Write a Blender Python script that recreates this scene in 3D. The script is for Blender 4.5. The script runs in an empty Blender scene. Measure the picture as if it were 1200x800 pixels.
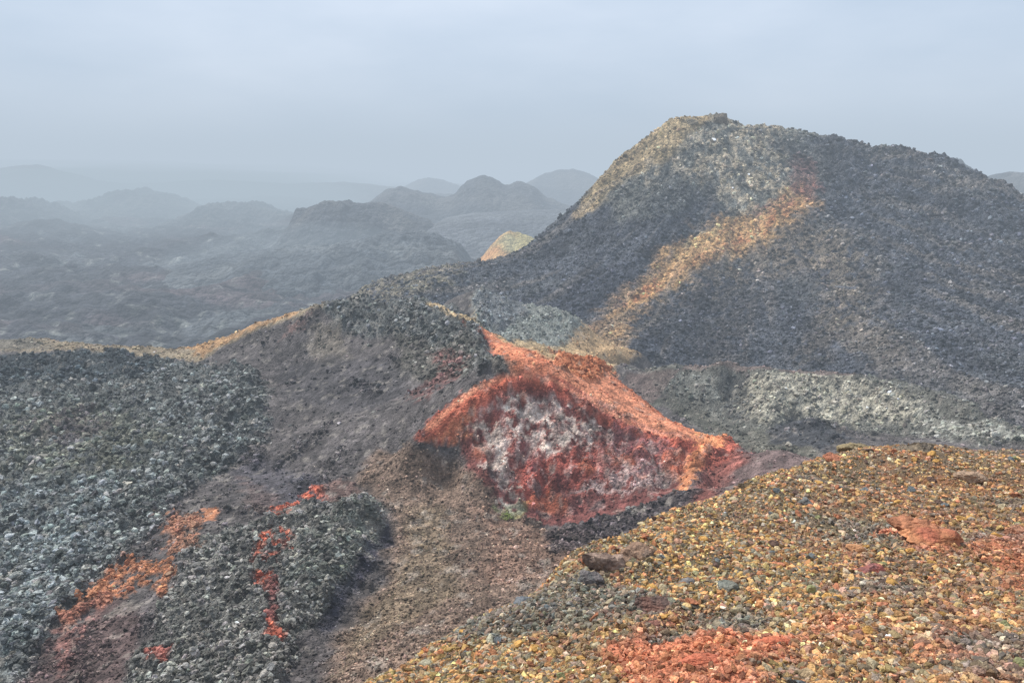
import bpy, math, random
import numpy as np

rng = np.random.default_rng(7)
random.seed(7)
scene = bpy.context.scene
COL = scene.collection
F = 867.0
PITCH = math.radians(13.0)
CP, SP = math.cos(PITCH), math.sin(PITCH)

# ------------------------------------------------------------------ helpers
def ratio(px, py):
    x = (px-600)/F; u = (400-py)/F
    Y = CP+SP*u
    return x/Y, (-SP+CP*u)/Y

def at(px, py, d):
    a, b = ratio(px, py)
    return (a*d, d, b*d)

def srgb(r, g, b):
    c = np.array([r, g, b], float)/255
    return np.where(c <= .04045, c/12.92, ((c+.055)/1.055)**2.4)

def _hash(ix, iy, s):
    h = (ix.astype(np.int64)*374761393 + iy.astype(np.int64)*668265263 + s*1442695041) & 0xffffffff
    h = ((h ^ (h >> 13))*1274126177) & 0xffffffff
    h = ((h ^ (h >> 15))*2246822519) & 0xffffffff
    return ((h ^ (h >> 16)) & 0xffffff)/float(0xffffff)

def vnoise(x, y, s=0):
    ix = np.floor(x); iy = np.floor(y)
    fx = x-ix; fy = y-iy
    fx = fx*fx*fx*(fx*(fx*6-15)+10); fy = fy*fy*fy*(fy*(fy*6-15)+10)
    ix = ix.astype(np.int64); iy = iy.astype(np.int64)
    a = _hash(ix, iy, s); b = _hash(ix+1, iy, s); c = _hash(ix, iy+1, s); d = _hash(ix+1, iy+1, s)
    return (a+(b-a)*fx+(c-a)*fy+(a-b-c+d)*fx*fy)*2-1

def fbm(x, y, octs=5, s=0, gain=.5):
    v = 0; a = 1; t = 0
    for k in range(octs):
        ca, sa = math.cos(.6+k*1.1), math.sin(.6+k*1.1)
        v = v+a*vnoise((x*ca-y*sa)*1.93**k+k*17.3, (x*sa+y*ca)*1.93**k+k*9.1, s+k); t += a; a *= gain
    return v/t

def ridged(x, y, octs=4, s=0):
    v = 0; a = 1; t = 0
    for k in range(octs):
        ca, sa = math.cos(k*.9), math.sin(k*.9)
        v = v+a*(1-2*np.abs(vnoise((x*ca-y*sa)*2**k+k*7.7, (x*sa+y*ca)*2**k+k*3.1, s+k))); t += a; a *= .5
    return v/t

def cells(x, y, s=0):
    """distance to nearest / second nearest jittered cell point and a value per cell"""
    ix = np.floor(x).astype(np.int64); iy = np.floor(y).astype(np.int64)
    f1 = np.full(x.shape, 9.); f2 = np.full(x.shape, 9.); cid = np.zeros(x.shape)
    for dx in (-1, 0, 1):
        for dy in (-1, 0, 1):
            jx = ix+dx; jy = iy+dy
            d = np.hypot(jx+_hash(jx, jy, s)-x, jy+_hash(jx, jy, s+5)-y)
            m = d < f1
            f2 = np.where(m, f1, np.minimum(f2, d))
            cid = np.where(m, _hash(jx, jy, s+9), cid)
            f1 = np.where(m, d, f1)
    return f1, f2, cid

def smooth(a, b, x):
    t = np.clip((x-a)/(b-a), 0, 1)
    return t*t*(3-2*t)

class RBF:
    def __init__(s, pts, c):
        P = np.array(pts, float)
        # merge near-duplicate points
        keep = []
        for p in P:
            if all((p[0]-q[0])**2+(p[1]-q[1])**2 > .04*c*c for q in keep): keep.append(p)
        P = np.array(keep); s.c = c
        s.xy = P[:, :2]; n = len(P)
        D = np.sqrt(((s.xy[:, None]-s.xy[None])**2).sum(-1)+c*c)
        A = np.zeros((n+3, n+3)); A[:n, :n] = -D+np.eye(n)*.15*c*.2
        A[:n, n] = 1; A[:n, n+1:] = s.xy; A[n, :n] = 1; A[n+1:, :n] = s.xy.T
        s.w = np.linalg.solve(A, np.append(P[:, 2], [0, 0, 0]))
    def __call__(s, x, y):
        sh = np.shape(x); x = np.ravel(x); y = np.ravel(y)
        out = np.empty(len(x)); n = len(s.xy)
        for i in range(0, len(x), 40000):
            a = x[i:i+40000, None]; b = y[i:i+40000, None]
            D = np.sqrt((a-s.xy[:, 0])**2+(b-s.xy[:, 1])**2+s.c**2)
            out[i:i+40000] = -D@s.w[:n]+s.w[n]+s.w[n+1]*x[i:i+40000]+s.w[n+2]*y[i:i+40000]
        return out.reshape(sh)

def line(pts, step):
    W = [np.array(at(*p)) for p in pts]; out = [tuple(W[0])]
    for a, b in zip(W, W[1:]):
        n = max(1, int(np.hypot(*(b-a)[:2])/step))
        for k in range(1, n+1): out.append(tuple(a+(b-a)*k/n))
    return out

def behind(pts, offs):
    out = []
    for p in pts:
        r = math.hypot(p[0], p[1])
        for dd, dz in offs:
            k = (r+dd)/r
            out.append((p[0]*k, p[1]*k, p[2]+dz))
    return out

def hit(hf, px, py, d0, d1):
    """where the sight line through a photo point meets the height function"""
    a, b = ratio(px, py)
    d = np.geomspace(d0, d1, 700)
    h = hf(a*d, d); m = np.nonzero(h > b*d)[0]
    if len(m) == 0: return (a*d1, d1)
    i = m[0]
    return (a*d[i], d[i])

def polymask(X, Y, poly, soft, warp):
    """soft mask of a ground polygon; soft and warp are metres per point"""
    P = np.array(poly); n = len(P)
    best = np.full(X.shape, 1e9); ins = np.zeros(X.shape, bool)
    for i in range(n):
        ax, ay = P[i]; bx, by = P[(i+1) % n]
        ex, ey = bx-ax, by-ay
        t = np.clip(((X-ax)*ex+(Y-ay)*ey)/(ex*ex+ey*ey+1e-12), 0, 1)
        best = np.minimum(best, (X-ax-t*ex)**2+(Y-ay-t*ey)**2)
        c = ((ay > Y) != (by > Y)) & (X < (bx-ax)*(Y-ay)/(by-ay+1e-12)+ax)
        ins ^= c
    sd = np.where(ins, 1, -1)*np.sqrt(best)+warp
    return smooth(-soft, soft, sd)

class Land:
    """a sheet of ground: grid of points, heights, colours"""
    def __init__(s, X, Y, hf, detail, steep=0):
        s.X, s.Y, s.hf = X, Y, hf
        s.Z0 = hf(X, Y); s.steep = steep; s.T = Y+steep*s.Z0
        s.rock = np.zeros(X.shape)          # how much loose rock lies there
        s.C = np.zeros(X.shape+(3,))
        s.scale = np.hypot(X, Y)/F          # metres a photo point covers there
        s.n1 = None; s.range = detail
    def noisefields(s, k):
        if s.n1 is None: s.n1 = {}
        if k not in s.n1:
            m = np.median(s.scale)*k
            s.n1[k] = fbm(s.X/m, s.T/m, 5, int(k)+3)
        return s.n1[k]
    def mask(s, pts, soft=6, warp=10, nk=30, breakup=0):
        poly = [hit(s.hf, p[0], p[1], *s.range) for p in pts]
        P = np.array(poly); mg = (soft+warp+4)*s.scale.max()
        box = (s.X > P[:, 0].min()-mg) & (s.X < P[:, 0].max()+mg) & (s.Y > P[:, 1].min()-mg) & (s.Y < P[:, 1].max()+mg)
        if s.steep: poly = [(a, b+s.steep*float(s.hf(np.array([a]), np.array([b]))[0])) for a, b in poly]
        out = np.zeros(s.X.shape)
        n = s.noisefields(nk)
        out[box] = polymask(s.X[box], s.T[box], poly, soft*s.scale[box], n[box]*warp*s.scale[box]*1.6)
        if breakup:
            n2 = s.noisefields(max(6, nk*.35))
            out *= smooth(-.05, .25, n2+.55*(1-breakup)-.1)
        return out
    def paint(s, pts, col, a=1, rock=None, **kw):
        m = s.mask(pts, **kw)*a
        s.C += (col-s.C)*m[..., None]
        if rock is not None: s.rock += (rock-s.rock)*m
        return m

def mesh_from(name, V, FA, cols=None, loopn=4, smoothf=False):
    me = bpy.data.meshes.new(name)
    nv, nf = len(V), len(FA)
    me.vertices.add(nv); me.vertices.foreach_set('co', np.ascontiguousarray(V, np.float32).ravel())
    me.loops.add(nf*loopn); me.loops.foreach_set('vertex_index', np.ascontiguousarray(FA, np.int32).ravel())
    me.polygons.add(nf)
    me.polygons.foreach_set('loop_start', np.arange(0, nf*loopn, loopn, dtype=np.int32))
    me.polygons.foreach_set('use_smooth', np.full(nf, smoothf))
    me.update(calc_edges=True)
    if cols is not None:
        at_ = me.color_attributes.new('tint', 'FLOAT_COLOR', 'POINT')
        c4 = np.ones((nv, 4), np.float32); c4[:, :3] = cols
        at_.data.foreach_set('color', c4.ravel())
    return me

def add(name, me, mat, label, cat, kind=None, group=None):
    o = bpy.data.objects.new(name, me); COL.objects.link(o)
    if mat: me.materials.append(mat)
    o['label'] = label; o['category'] = cat
    if kind: o['kind'] = kind
    if group: o['group'] = group
    return o

def gridfaces(r, c):
    i = np.arange(r*c).reshape(r, c)
    return np.stack([i[:-1, :-1], i[:-1, 1:], i[1:, 1:], i[1:, :-1]], -1).reshape(-1, 4)

# ------------------------------------------------------------------ materials
def ground_mat(name, grain, bump, contrast, tint=True, col=None, rough=.95):
    m = bpy.data.materials.new(name); m.use_nodes = True
    nt = m.node_tree; N = nt.nodes; L = nt.links; N.clear()
    out = N.new('ShaderNodeOutputMaterial'); b = N.new('ShaderNodeBsdfPrincipled')
    b.inputs['Roughness'].default_value = rough
    b.inputs['Specular IOR Level'].default_value = .25
    L.new(b.outputs[0], out.inputs[0])
    geo = N.new('ShaderNodeNewGeometry')
    if tint:
        a = N.new('ShaderNodeAttribute'); a.attribute_name = 'tint'; base = a.outputs['Color']
    else:
        a = N.new('ShaderNodeRGB'); a.outputs[0].default_value = (*col, 1); base = a.outputs[0]
    # grains: random brightness per voronoi cell at two sizes plus soft noise
    prev = base
    hs = []
    for k, (sc, amt) in enumerate(((1/grain, contrast), (2.7/grain, contrast*.8))):
        v = N.new('ShaderNodeTexVoronoi'); v.inputs['Scale'].default_value = sc
        wn = N.new('ShaderNodeTexNoise'); wn.inputs['Scale'].default_value = sc*1.7; wn.inputs['Detail'].default_value = 2
        mx = N.new('ShaderNodeMix'); mx.data_type = 'VECTOR'; mx.inputs[0].default_value = .12
        L.new(geo.outputs['Position'], wn.inputs['Vector'])
        sc_ = N.new('ShaderNodeVectorMath'); sc_.operation = 'MULTIPLY_ADD'
        sc_.inputs[1].default_value = (grain*.5/(k+1),)*3
        L.new(wn.outputs['Color'], sc_.inputs[0]); L.new(geo.outputs['Position'], sc_.inputs[2])
        L.new(sc_.outputs[0], v.inputs['Vector'])
        r = N.new('ShaderNodeMapRange'); r.inputs[3].default_value = 1-amt; r.inputs[4].default_value = 1+amt
        sp = N.new('ShaderNodeSeparateColor'); L.new(v.outputs['Color'], sp.inputs[0]); L.new(sp.outputs[0], r.inputs[0])
        mul = N.new('ShaderNodeVectorMath'); mul.operation = 'SCALE'
        L.new(prev, mul.inputs[0]); L.new(r.outputs[0], mul.inputs['Scale'])
        prev = mul.outputs[0]
        hs.append(v.outputs['Distance'])
        N.remove(mx)
    nz = N.new('ShaderNodeTexNoise'); nz.inputs['Scale'].default_value = .12/grain; nz.inputs['Detail'].default_value = 7
    nz.inputs['Roughness'].default_value = .65
    L.new(geo.outputs['Position'], nz.inputs['Vector'])
    r = N.new('ShaderNodeMapRange'); r.inputs[1].default_value = .3; r.inputs[2].default_value = .7
    r.inputs[3].default_value = .72; r.inputs[4].default_value = 1.28
    L.new(nz.outputs[0], r.inputs[0])
    mul = N.new('ShaderNodeVectorMath'); mul.operation = 'SCALE'
    L.new(prev, mul.inputs[0]); L.new(r.outputs[0], mul.inputs['Scale'])
    L.new(mul.outputs[0], b.inputs['Base Color'])
    h = None
    ad = N.new('ShaderNodeMath'); ad.operation = 'MULTIPLY_ADD'; ad.inputs[1].default_value = -1.0
    L.new(hs[0], ad.inputs[0])
    ad2 = N.new('ShaderNodeMath'); ad2.operation = 'MULTIPLY'; ad2.inputs[1].default_value = -.4
    L.new(hs[1], ad2.inputs[0]); L.new(ad2.outputs[0], ad.inputs[2])
    ad3 = N.new('ShaderNodeMath'); ad3.operation = 'MULTIPLY_ADD'; ad3.inputs[1].default_value = 2.0
    L.new(nz.outputs[0], ad3.inputs[0]); L.new(ad.outputs[0], ad3.inputs[2])
    bp = N.new('ShaderNodeBump'); bp.inputs['Distance'].default_value = bump; bp.inputs['Strength'].default_value = 1
    L.new(ad3.outputs[0], bp.inputs['Height']); L.new(bp.outputs[0], b.inputs['Normal'])
    return m

def stone_mat(name, grain, bump=None, tint=True, col=None):
    return ground_mat(name, grain, bump if bump else grain*.5, .22, tint, col)

# ------------------------------------------------------------------ stones
def ico():
    t = (1+5**.5)/2
    V = np.array([(-1, t, 0), (1, t, 0), (-1, -t, 0), (1, -t, 0), (0, -1, t), (0, 1, t), (0, -1, -t), (0, 1, -t),
                  (t, 0, -1), (t, 0, 1), (-t, 0, -1), (-t, 0, 1)], float)
    V /= np.linalg.norm(V[0])
    Fc = [(0, 11, 5), (0, 5, 1), (0, 1, 7), (0, 7, 10), (0, 10, 11), (1, 5, 9), (5, 11, 4), (11, 10, 2), (10, 7, 6), (7, 1, 8),
          (3, 9, 4), (3, 4, 2), (3, 2, 6), (3, 6, 8), (3, 8, 9), (4, 9, 5), (2, 4, 11), (6, 2, 10), (8, 6, 7), (9, 8, 1)]
    return V, np.array(Fc)

def subdiv(V, Fc):
    V = [tuple(v) for v in V]; idx = {}; out = []
    def mid(a, b):
        k = (min(a, b), max(a, b))
        if k not in idx:
            m = (np.array(V[a])+np.array(V[b]))/2; m /= np.linalg.norm(m)
            idx[k] = len(V); V.append(tuple(m))
        return idx[k]
    for a, b, c in Fc:
        ab, bc, ca = mid(a, b), mid(b, c), mid(c, a)
        out += [(a, ab, ca), (b, bc, ab), (c, ca, bc), (ab, bc, ca)]
    return np.array(V), np.array(out)

ICO0 = ico(); ICO1 = subdiv(*ICO0); ICO2 = subdiv(*ICO1); ICO3 = subdiv(*ICO2)

def chip(base, seed, cuts=7, rough=.1, squash=(1, .8, .6)):
    """a broken stone: unit ball cut flat by random planes, then roughened"""
    r = np.random.default_rng(seed)
    V = base[0].copy()
    for k in range(cuts):
        n = r.normal(size=3); n /= np.linalg.norm(n); d = r.uniform(.45, .85)
        t = V@n; V = V-np.outer(np.clip(t-d, 0, None), n)
    V *= 1+r.normal(size=(len(V), 1))*rough
    V = V*np.array(squash)*r.uniform(.85, 1.15, 3)
    return V

VAR0 = [chip(ICO0, 100+i, 3, .17, (1, .8, .65)) for i in range(20)]
VAR1 = [chip(ICO1, 200+i, 8, (.10, .15, .2)[i % 3], (1, .6+.3*(i % 4)/3, .45+.3*(i % 5)/4)) for i in range(30)]

def rots(n):
    a = rng.uniform(0, 2*np.pi, n); b = rng.normal(0, .5, n); c = rng.normal(0, .5, n)
    ca, sa, cb, sb, cc, sc = np.cos(a), np.sin(a), np.cos(b), np.sin(b), np.cos(c), np.sin(c)
    o = np.ones(n); z = np.zeros(n)
    Rz = np.stack([ca, -sa, z, sa, ca, z, z, z, o], -1).reshape(-1, 3, 3)
    Rx = np.stack([o, z, z, z, cb, -sb, z, sb, cb], -1).reshape(-1, 3, 3)
    Ry = np.stack([cc, z, sc, z, o, z, -sc, z, cc], -1).reshape(-1, 3, 3)
    return Rz@Rx@Ry

def stones_mesh(name, P, S, Cc, variants, faces):
    n = len(P); R = rots(n)
    vid = rng.integers(0, len(variants), n)
    VV = np.stack(variants)[vid]                         # n,k,3
    W = np.einsum('nij,nkj->nki', R, VV)*S[:, None, None]+P[:, None]
    k = VV.shape[1]
    FA = (faces[None]+(np.arange(n)*k)[:, None, None]).reshape(-1, 3)
    # lower sides of each stone a touch dusty/darker is left to light; small tone change per corner
    CC = np.repeat(Cc[:, None], k, 1)*(1+rng.normal(0, .06, (n, k, 1)))
    return mesh_from(name, W.reshape(-1, 3), FA, np.clip(CC.reshape(-1, 3), .005, .95), 3)

def scatter(land, n, weight, size, sink=.2, colour=None, jitter=.35, sizepow=2.2, vis=None):
    """pick n grid cells by weight, place stones of size (min,max) there, larger ones rarer"""
    w = (weight*land.inview).ravel(); w = w/w.sum()
    idx = rng.choice(len(w), n, p=w)
    cc = land.X.shape[1]
    X, Y, Z = land.X.ravel(), land.Y.ravel(), land.Z.ravel()
    r_, c_ = idx//cc, idx % cc
    r2 = np.clip(r_+1, 0, land.X.shape[0]-1); c2 = np.clip(c_+1, 0, cc-1)
    a = rng.random(n); b = rng.random(n)
    def lerp(A):
        A = A.reshape(land.X.shape)
        return (A[r_, c_]*(1-a)+A[r2, c_]*a)*(1-b)+(A[r_, c2]*(1-a)+A[r2, c2]*a)*b
    x, y, z = lerp(X), lerp(Y), lerp(Z)
    s = size[0]+(size[1]-size[0])*rng.random(n)**sizepow
    s = s if np.isscalar(vis) or vis is None else s
    C0 = land.C.reshape(-1, 3)[idx]
    if colour is not None: C0 = colour(n, C0, x, y)
    C0 = C0*np.exp(rng.normal(0, jitter, (n, 1)))*(1+rng.normal(0, .028, (n, 3)))
    return np.stack([x, y, z+s*(.5-sink)*.6], -1), s, C0

# ================================================================== LANDFORMS
# ---- base lava plain, to the horizon
u = np.linspace(-1.5, 1.5, 620)
d = np.concatenate([np.geomspace(60, 1500, 640), np.geomspace(1560, 9000, 40)])
U, D = np.meshgrid(u, d); X = U*D; Y = D
def plain_h(x, y):
    r = np.hypot(x, y)
    base = -46+3*fbm(x/160, y/160, 3, 40)
    left = smooth(60, -160, x-y*.12)
    h = ridged(x/70+fbm(x/90, y/90, 2, 44), y/70, 5, 41)
    h2 = np.clip(fbm(x/130, y/120, 4, 47)+.1, 0, 1)
    return base+(left*.7+.3)*(7*h*smooth(100, 300, r)+16*h2*smooth(220, 420, r)) - smooth(1200, 5000, r)*20
PL = Land(X, Y, plain_h, (60, 9000))
Zr = ridged(X/16, Y/16, 4, 60); f1, f2, cid = cells(X/9+Zr*.3, Y/9, 61)
near = smooth(900, 300, np.hypot(X, Y))
PL.Z = PL.Z0+(3.0*Zr+1.6*(f2-f1))*near+.6*fbm(X/5, Y/5, 3, 66)*near
g = fbm(X/40, Y/60, 6, 71, .65)
PL.C[:] = srgb(54, 55, 60)
PL.C += (srgb(94, 98, 98)-PL.C)*(smooth(.0, .4, g)*.5)[..., None]
PL.C += (srgb(88, 74, 74)-PL.C)*(smooth(.1, .4, fbm(X/45, Y/30, 3, 77))*.6)[..., None]
PL.C += (srgb(150, 150, 140)-PL.C)*(smooth(.3, .6, fbm(X/4, Y/6, 4, 79))*.4)[..., None]
PL.C *= (.7+.6*cid)[..., None]
M_plain = ground_mat('lava_plain', 2.2, 1.0, .3)
add('lava_plain', mesh_from('lava_plain', np.stack([X, Y, PL.Z], -1).reshape(-1, 3), gridfaces(*X.shape), PL.C.reshape(-1, 3), 4, True),
    M_plain, 'wide dark lava plain fading into mist towards the horizon', 'lava field', 'structure')
PL.inview = (np.abs(U) < .8)*1.0

# ---- far hills
def hill(cx, cy, top, rx, ry, base, prof, cols, label, seed, rough=.12, n=150, crater=0, skew=0, grain=3, name='hill'):
    t = np.linspace(-1.25, 1.25, n); A, B = np.meshgrid(t, t)
    X = cx+A*rx; Y = cy+B*ry
    w = fbm(A*1.6+seed, B*1.6, 4, seed)*.28
    r = np.clip(np.hypot(A+skew*B, B)+w, 0, 1.6)
    p = np.clip(1-r, -.4, 1); s = np.sign(p)*np.abs(p)**prof
    if crater: s = np.where(r < crater, s-(crater-r)*1.2*(1-crater)/crater*.5, s)
    H = top-base
    Z = base+H*(s*1.02)+H*rough*ridged(A*4+seed, B*4, 4, seed+3)*np.clip(p*3, 0, 1)+H*.04*fbm(A*20, B*20, 3, seed)
    tn = fbm(A*3, B*3, 4, seed+9)
    C = cols[0]+(cols[1]-cols[0])*smooth(-.2, .4, tn)[..., None]
    if len(cols) > 2: C += (cols[2]-C)*smooth(.0, .35, -A*.9+.25*tn-.1)[..., None]
    me = mesh_from(name, np.stack([X, Y, Z], -1).reshape(-1, 3), gridfaces(n, n), C.reshape(-1, 3), 4, True)
    return add(name, me, ground_mat(name+'_ground', grain, grain*.4, .28), label, 'hill', 'structure')

GREY = srgb(62, 64, 68); GREY2 = srgb(84, 82, 80)
def hill_px(px, py, d, wpx, dep, base, prof, cols, label, seed, **kw):
    x, y, z = at(px, py, d)
    hill(x, y, z, wpx*d/F, dep, base, prof, cols, label, seed, **kw)
def ridge_hill(pts, d, dep, base, label, seed, cols=(GREY, GREY2), rough=.1, grain=3, n=190, side=None, power=1.5):
    """a hill built from its crest: heights along the crest, falling to both sides"""
    W = np.array([at(px, py, d) for px, py in pts]); m = 160
    t = np.linspace(0, 1, n); sx = W[0, 0]+(W[-1, 0]-W[0, 0])*t
    top = np.interp(sx, W[:, 0], W[:, 2])
    k = np.hanning(5); k /= k.sum(); top = np.convolve(np.pad(top, 2, 'edge'), k, 'valid')
    top = top+(top-base)*rough*.6*fbm(t*22+seed, t*0, 4, seed+20)
    B = np.linspace(-1.1, 1.1, m)[:, None]; A = np.repeat(t[None], m, 0)
    X = np.repeat(sx[None], m, 0); wob = .25*fbm(A*3+seed, A*0+.5, 3, seed)
    Y = np.repeat(d+B*dep, n, 1); b = np.clip(np.abs(B+wob*(np.abs(B) < .9)), 0, 1.3)
    end = smooth(0, .06, A)*smooth(1, .94, A)
    H = (top[None]-base)*(1-.0*A)
    sc_ = max(dep*(.24 if rough > .11 else .32), 6)
    Z = base+H*(1-b**power)*1.0
    env = smooth(0, .25, b)
    Z += H*rough*(ridged(X/sc_, Y/sc_, 5, seed+1)*(.25+env))+H*rough*.35*fbm(X/sc_*6, Y/sc_*6, 3, seed+4)
    Z -= (1-end)*4
    tn = fbm(X/sc_, Y/sc_, 4, seed+9)
    C = cols[0]+(cols[1]-cols[0])*smooth(-.2, .5, tn)[..., None]
    if side is not None: C += (side-C)*smooth(.25, -.15, A-.28+.25*tn)[..., None]
    me = mesh_from('hill', np.stack([X, Y, Z], -1).reshape(-1, 3), gridfaces(m, n), C.reshape(-1, 3), 4, True)
    add('hill', me, ground_mat('hill_ground', grain, grain*.5, .3), label, 'hill', 'structure')
ridge_hill([(325, 285), (340, 268), (350, 246), (366, 241), (384, 235), (402, 237), (425, 238), (445, 237), (462, 244), (490, 255), (530, 275)], 460, 60, -50, 'craggy dark lava ridge with a stepped left end in the mid distance', 3, rough=.1)
ridge_hill([(200, 312), (260, 298), (330, 291), (380, 287), (420, 282), (460, 276), (490, 273), (512, 277), (532, 288), (552, 305)], 335, 70, -50, 'low dark lava ridge in front of the craggy stepped ridge', 5, (srgb(74, 78, 82), srgb(96, 98, 98)), rough=.13)
ridge_hill([(420, 243), (438, 236), (452, 225), (468, 220), (490, 223), (515, 230), (533, 228), (542, 218), (558, 209), (567, 206), (580, 212), (596, 217), (610, 213), (622, 217), (640, 230), (662, 240), (700, 252)],
           680, 120, -50, 'long dark ridge with a pointed peak left of the distant dome', 8, rough=.1)
ridge_hill([(590, 235), (605, 222), (620, 213), (640, 203), (656, 199), (672, 198), (690, 203), (706, 212), (722, 225), (745, 240)], 1050, 170, -52, 'broad misty dome shaped hill beside the big cone', 21, rough=.04)
ridge_hill([(455, 230), (475, 217), (490, 210), (503, 208), (520, 211), (535, 216), (560, 228)], 1350, 160, -55, 'faint pale hill far away behind the pointed peak', 24, rough=.05)
ridge_hill([(30, 262), (60, 245), (78, 238), (110, 238), (130, 227), (150, 223), (172, 225), (192, 229), (208, 240), (235, 250), (275, 268)], 620, 110, -50, 'misty rounded hill rising from the lava plain at left', 31, rough=.17)
ridge_hill([(200, 262), (240, 245), (270, 238), (300, 240), (330, 247), (370, 262)], 560, 90, -50, 'low misty swell right of the rounded hill at left', 35, rough=.17)
ridge_hill([(-140, 215), (-60, 203), (0, 198), (30, 194), (55, 193), (75, 200), (100, 208), (150, 218)], 950, 150, -55, 'very faint long hill on the horizon at far left', 38, rough=.05)
ridge_hill([(-160, 250), (-60, 238), (0, 232), (22, 236), (50, 248), (85, 264)], 500, 80, -50, 'dim low rise at the left edge below the faint long hill', 39, rough=.17)
ridge_hill([(90, 216), (180, 214), (250, 211), (330, 215), (400, 213), (460, 219), (520, 230)], 1150, 150, -55, 'very faint low swell across the horizon at left', 43, rough=.05)
ridge_hill([(1080, 206), (1095, 194), (1106, 188), (1115, 188), (1130, 196), (1145, 206), (1180, 230)], 420, 60, -45, 'hazy hilltop peeping over the right shoulder of the cone', 45, rough=.05)
ridge_hill([(1140, 226), (1160, 214), (1172, 205), (1181, 201), (1196, 202), (1215, 204), (1240, 212), (1300, 235)], 540, 80, -45, 'flat topped hazy hill at the right edge behind the cone', 48, rough=.05)
ridge_hill([(552, 310), (566, 299), (575, 287), (586, 276), (597, 271), (609, 273), (622, 278), (636, 284), (665, 298)], 300, 26, -38,
        'small pale ochre mound with an orange left side below the hills', 52, (srgb(176, 162, 112), srgb(190, 176, 130)), rough=.05, grain=1, side=srgb(200, 150, 100), power=1.15)
ridge_hill([(470, 282), (500, 268), (520, 257), (550, 252), (600, 250), (650, 248), (700, 243), (780, 240)], 480, 110, -48, 'smooth grey flat topped rise behind the ochre mound', 55, (srgb(88, 90, 94), srgb(100, 102, 104)), rough=.02, power=2.5)

# ---- big scoria cone
sky = [(440, 334, 138), (500, 320, 143), (545, 316, 147), (585, 311, 152), (622, 286, 157), (655, 256, 160), (690, 224, 163), (715, 196, 166), (745, 172, 168),
       (780, 147, 170), (815, 140, 172), (845, 137, 172), (868, 148, 172), (900, 151, 173), (945, 158, 174), (975, 168, 174), (1005, 180, 174),
       (1050, 181, 172), (1090, 190, 170), (1130, 205, 168), (1165, 222, 165), (1200, 242, 160), (1300, 300, 150), (1450, 390, 135)]
cp = line(sky, 5)
cp += behind(line(sky, 9), [(8, -4.5), (25, -16), (60, -36)])
for p in [(440, 350, 128), (500, 345, 126), (560, 345, 128), (620, 340, 132), (680, 340, 130), (620, 380, 118), (680, 385, 115), (560, 385, 116), (480, 380, 115),
          (650, 300, 146), (700, 300, 140), (700, 250, 153), (730, 210, 160), (740, 300, 138), (740, 360, 124), (720, 413, 103), (690, 412, 101), (760, 424, 102), (740, 250, 149), (790, 200, 159),
          (790, 170, 164), (850, 430, 101), (850, 360, 122), (850, 300, 137), (850, 240, 150), (850, 190, 160), (850, 160, 166), (940, 430, 96), (930, 360, 118),
          (930, 300, 136), (930, 240, 150), (930, 195, 161), (1000, 440, 90), (1000, 380, 106), (1000, 300, 133), (1000, 240, 150), (1000, 205, 161),
          (1100, 440, 85), (1100, 350, 111), (1100, 280, 135), (1100, 230, 151), (1200, 480, 68), (1200, 400, 90), (1200, 330, 115), (1200, 280, 136),
          (1350, 500, 66), (1350, 400, 90), (1500, 450, 90)]:
    cp.append(at(*p))
for p in [(440, 100), (560, 100), (700, 94), (850, 86), (1000, 76), (1150, 58), (1300, 50)]:
    a, b = ratio(p[0], 430); cp.append((a*p[1], p[1], -36 if p[0] < 900 else -33))
cone_h = RBF(cp, 3.0)
u = np.linspace(-.35, 1.15, 760); d = np.geomspace(52, 240, 620); U, D = np.meshgrid(u, d); X = U*D; Y = D
CN = Land(X, Y, cone_h, (60, 230))
# radial ribs down the flanks + chunky rock near the crest
cx, cy = 52., 172.
ang = np.arctan2(Y-cy, X-cx); rad = np.hypot(X-cx, Y-cy)
rib = ridged(ang*6, rad/60, 3, 80)*smooth(8, 40, rad)*smooth(130, 60, rad)
crest = smooth(-8, 6, CN.Z0)
f1, f2, cid = cells(X/1.5, Y/1.2, 81); g1, g2, cid2 = cells(X/.75, Y/.6, 83)
rough = .5+.5*smooth(-.3, .4, fbm(X/14, Y/14, 4, 85))
lump = ridged(X/7, Y/5, 4, 86)
CN.Z = CN.Z0+1.1*rib+rough*(.5*(f2-f1)+.28*(g2-g1))+crest*(.75*lump+.4*(f2-f1))+.5*fbm(X/5, Y/5, 5, 88)+.16*fbm(X/.9, Y/.9, 3, 89)
strk = fbm(ang*26+.4*fbm(X/9, Y/9, 3, 84), rad/26, 4, 95)
CN.Z += smooth(0, 6, X-Y*.40)*(1.2*lump+.3*(f2-f1))*smooth(-24, -12, CN.Z0)
CN.C[:] = srgb(78, 80, 86)
CN.C += (srgb(90, 90, 88)-CN.C)*(smooth(0, .5, fbm(X/10, Y/10, 5, 90))*.5)[..., None]
CN.C += (srgb(52, 53, 60)-CN.C)*(smooth(0, .5, fbm(X/7, Y/7, 5, 92))*.5)[..., None]
CN.rock[:] = .5
CR = srgb(176, 160, 136); OCH = srgb(188, 148, 100); ORG = srgb(186, 118, 80)
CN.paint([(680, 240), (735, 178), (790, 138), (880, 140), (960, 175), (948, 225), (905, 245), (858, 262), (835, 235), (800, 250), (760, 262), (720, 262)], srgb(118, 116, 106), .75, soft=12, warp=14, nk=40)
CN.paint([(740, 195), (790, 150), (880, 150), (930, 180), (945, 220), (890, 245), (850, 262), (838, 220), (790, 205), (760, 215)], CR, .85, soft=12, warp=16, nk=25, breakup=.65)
CN.C += (srgb(216, 198, 170)-CN.C)*(CN.mask([(760, 170), (810, 148), (900, 170), (945, 215), (860, 262), (838, 230), (790, 200)], soft=14, warp=12, nk=12)*smooth(.1, .45, fbm(X/2, Y/2.5, 4, 97))*.5)[..., None]
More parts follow.
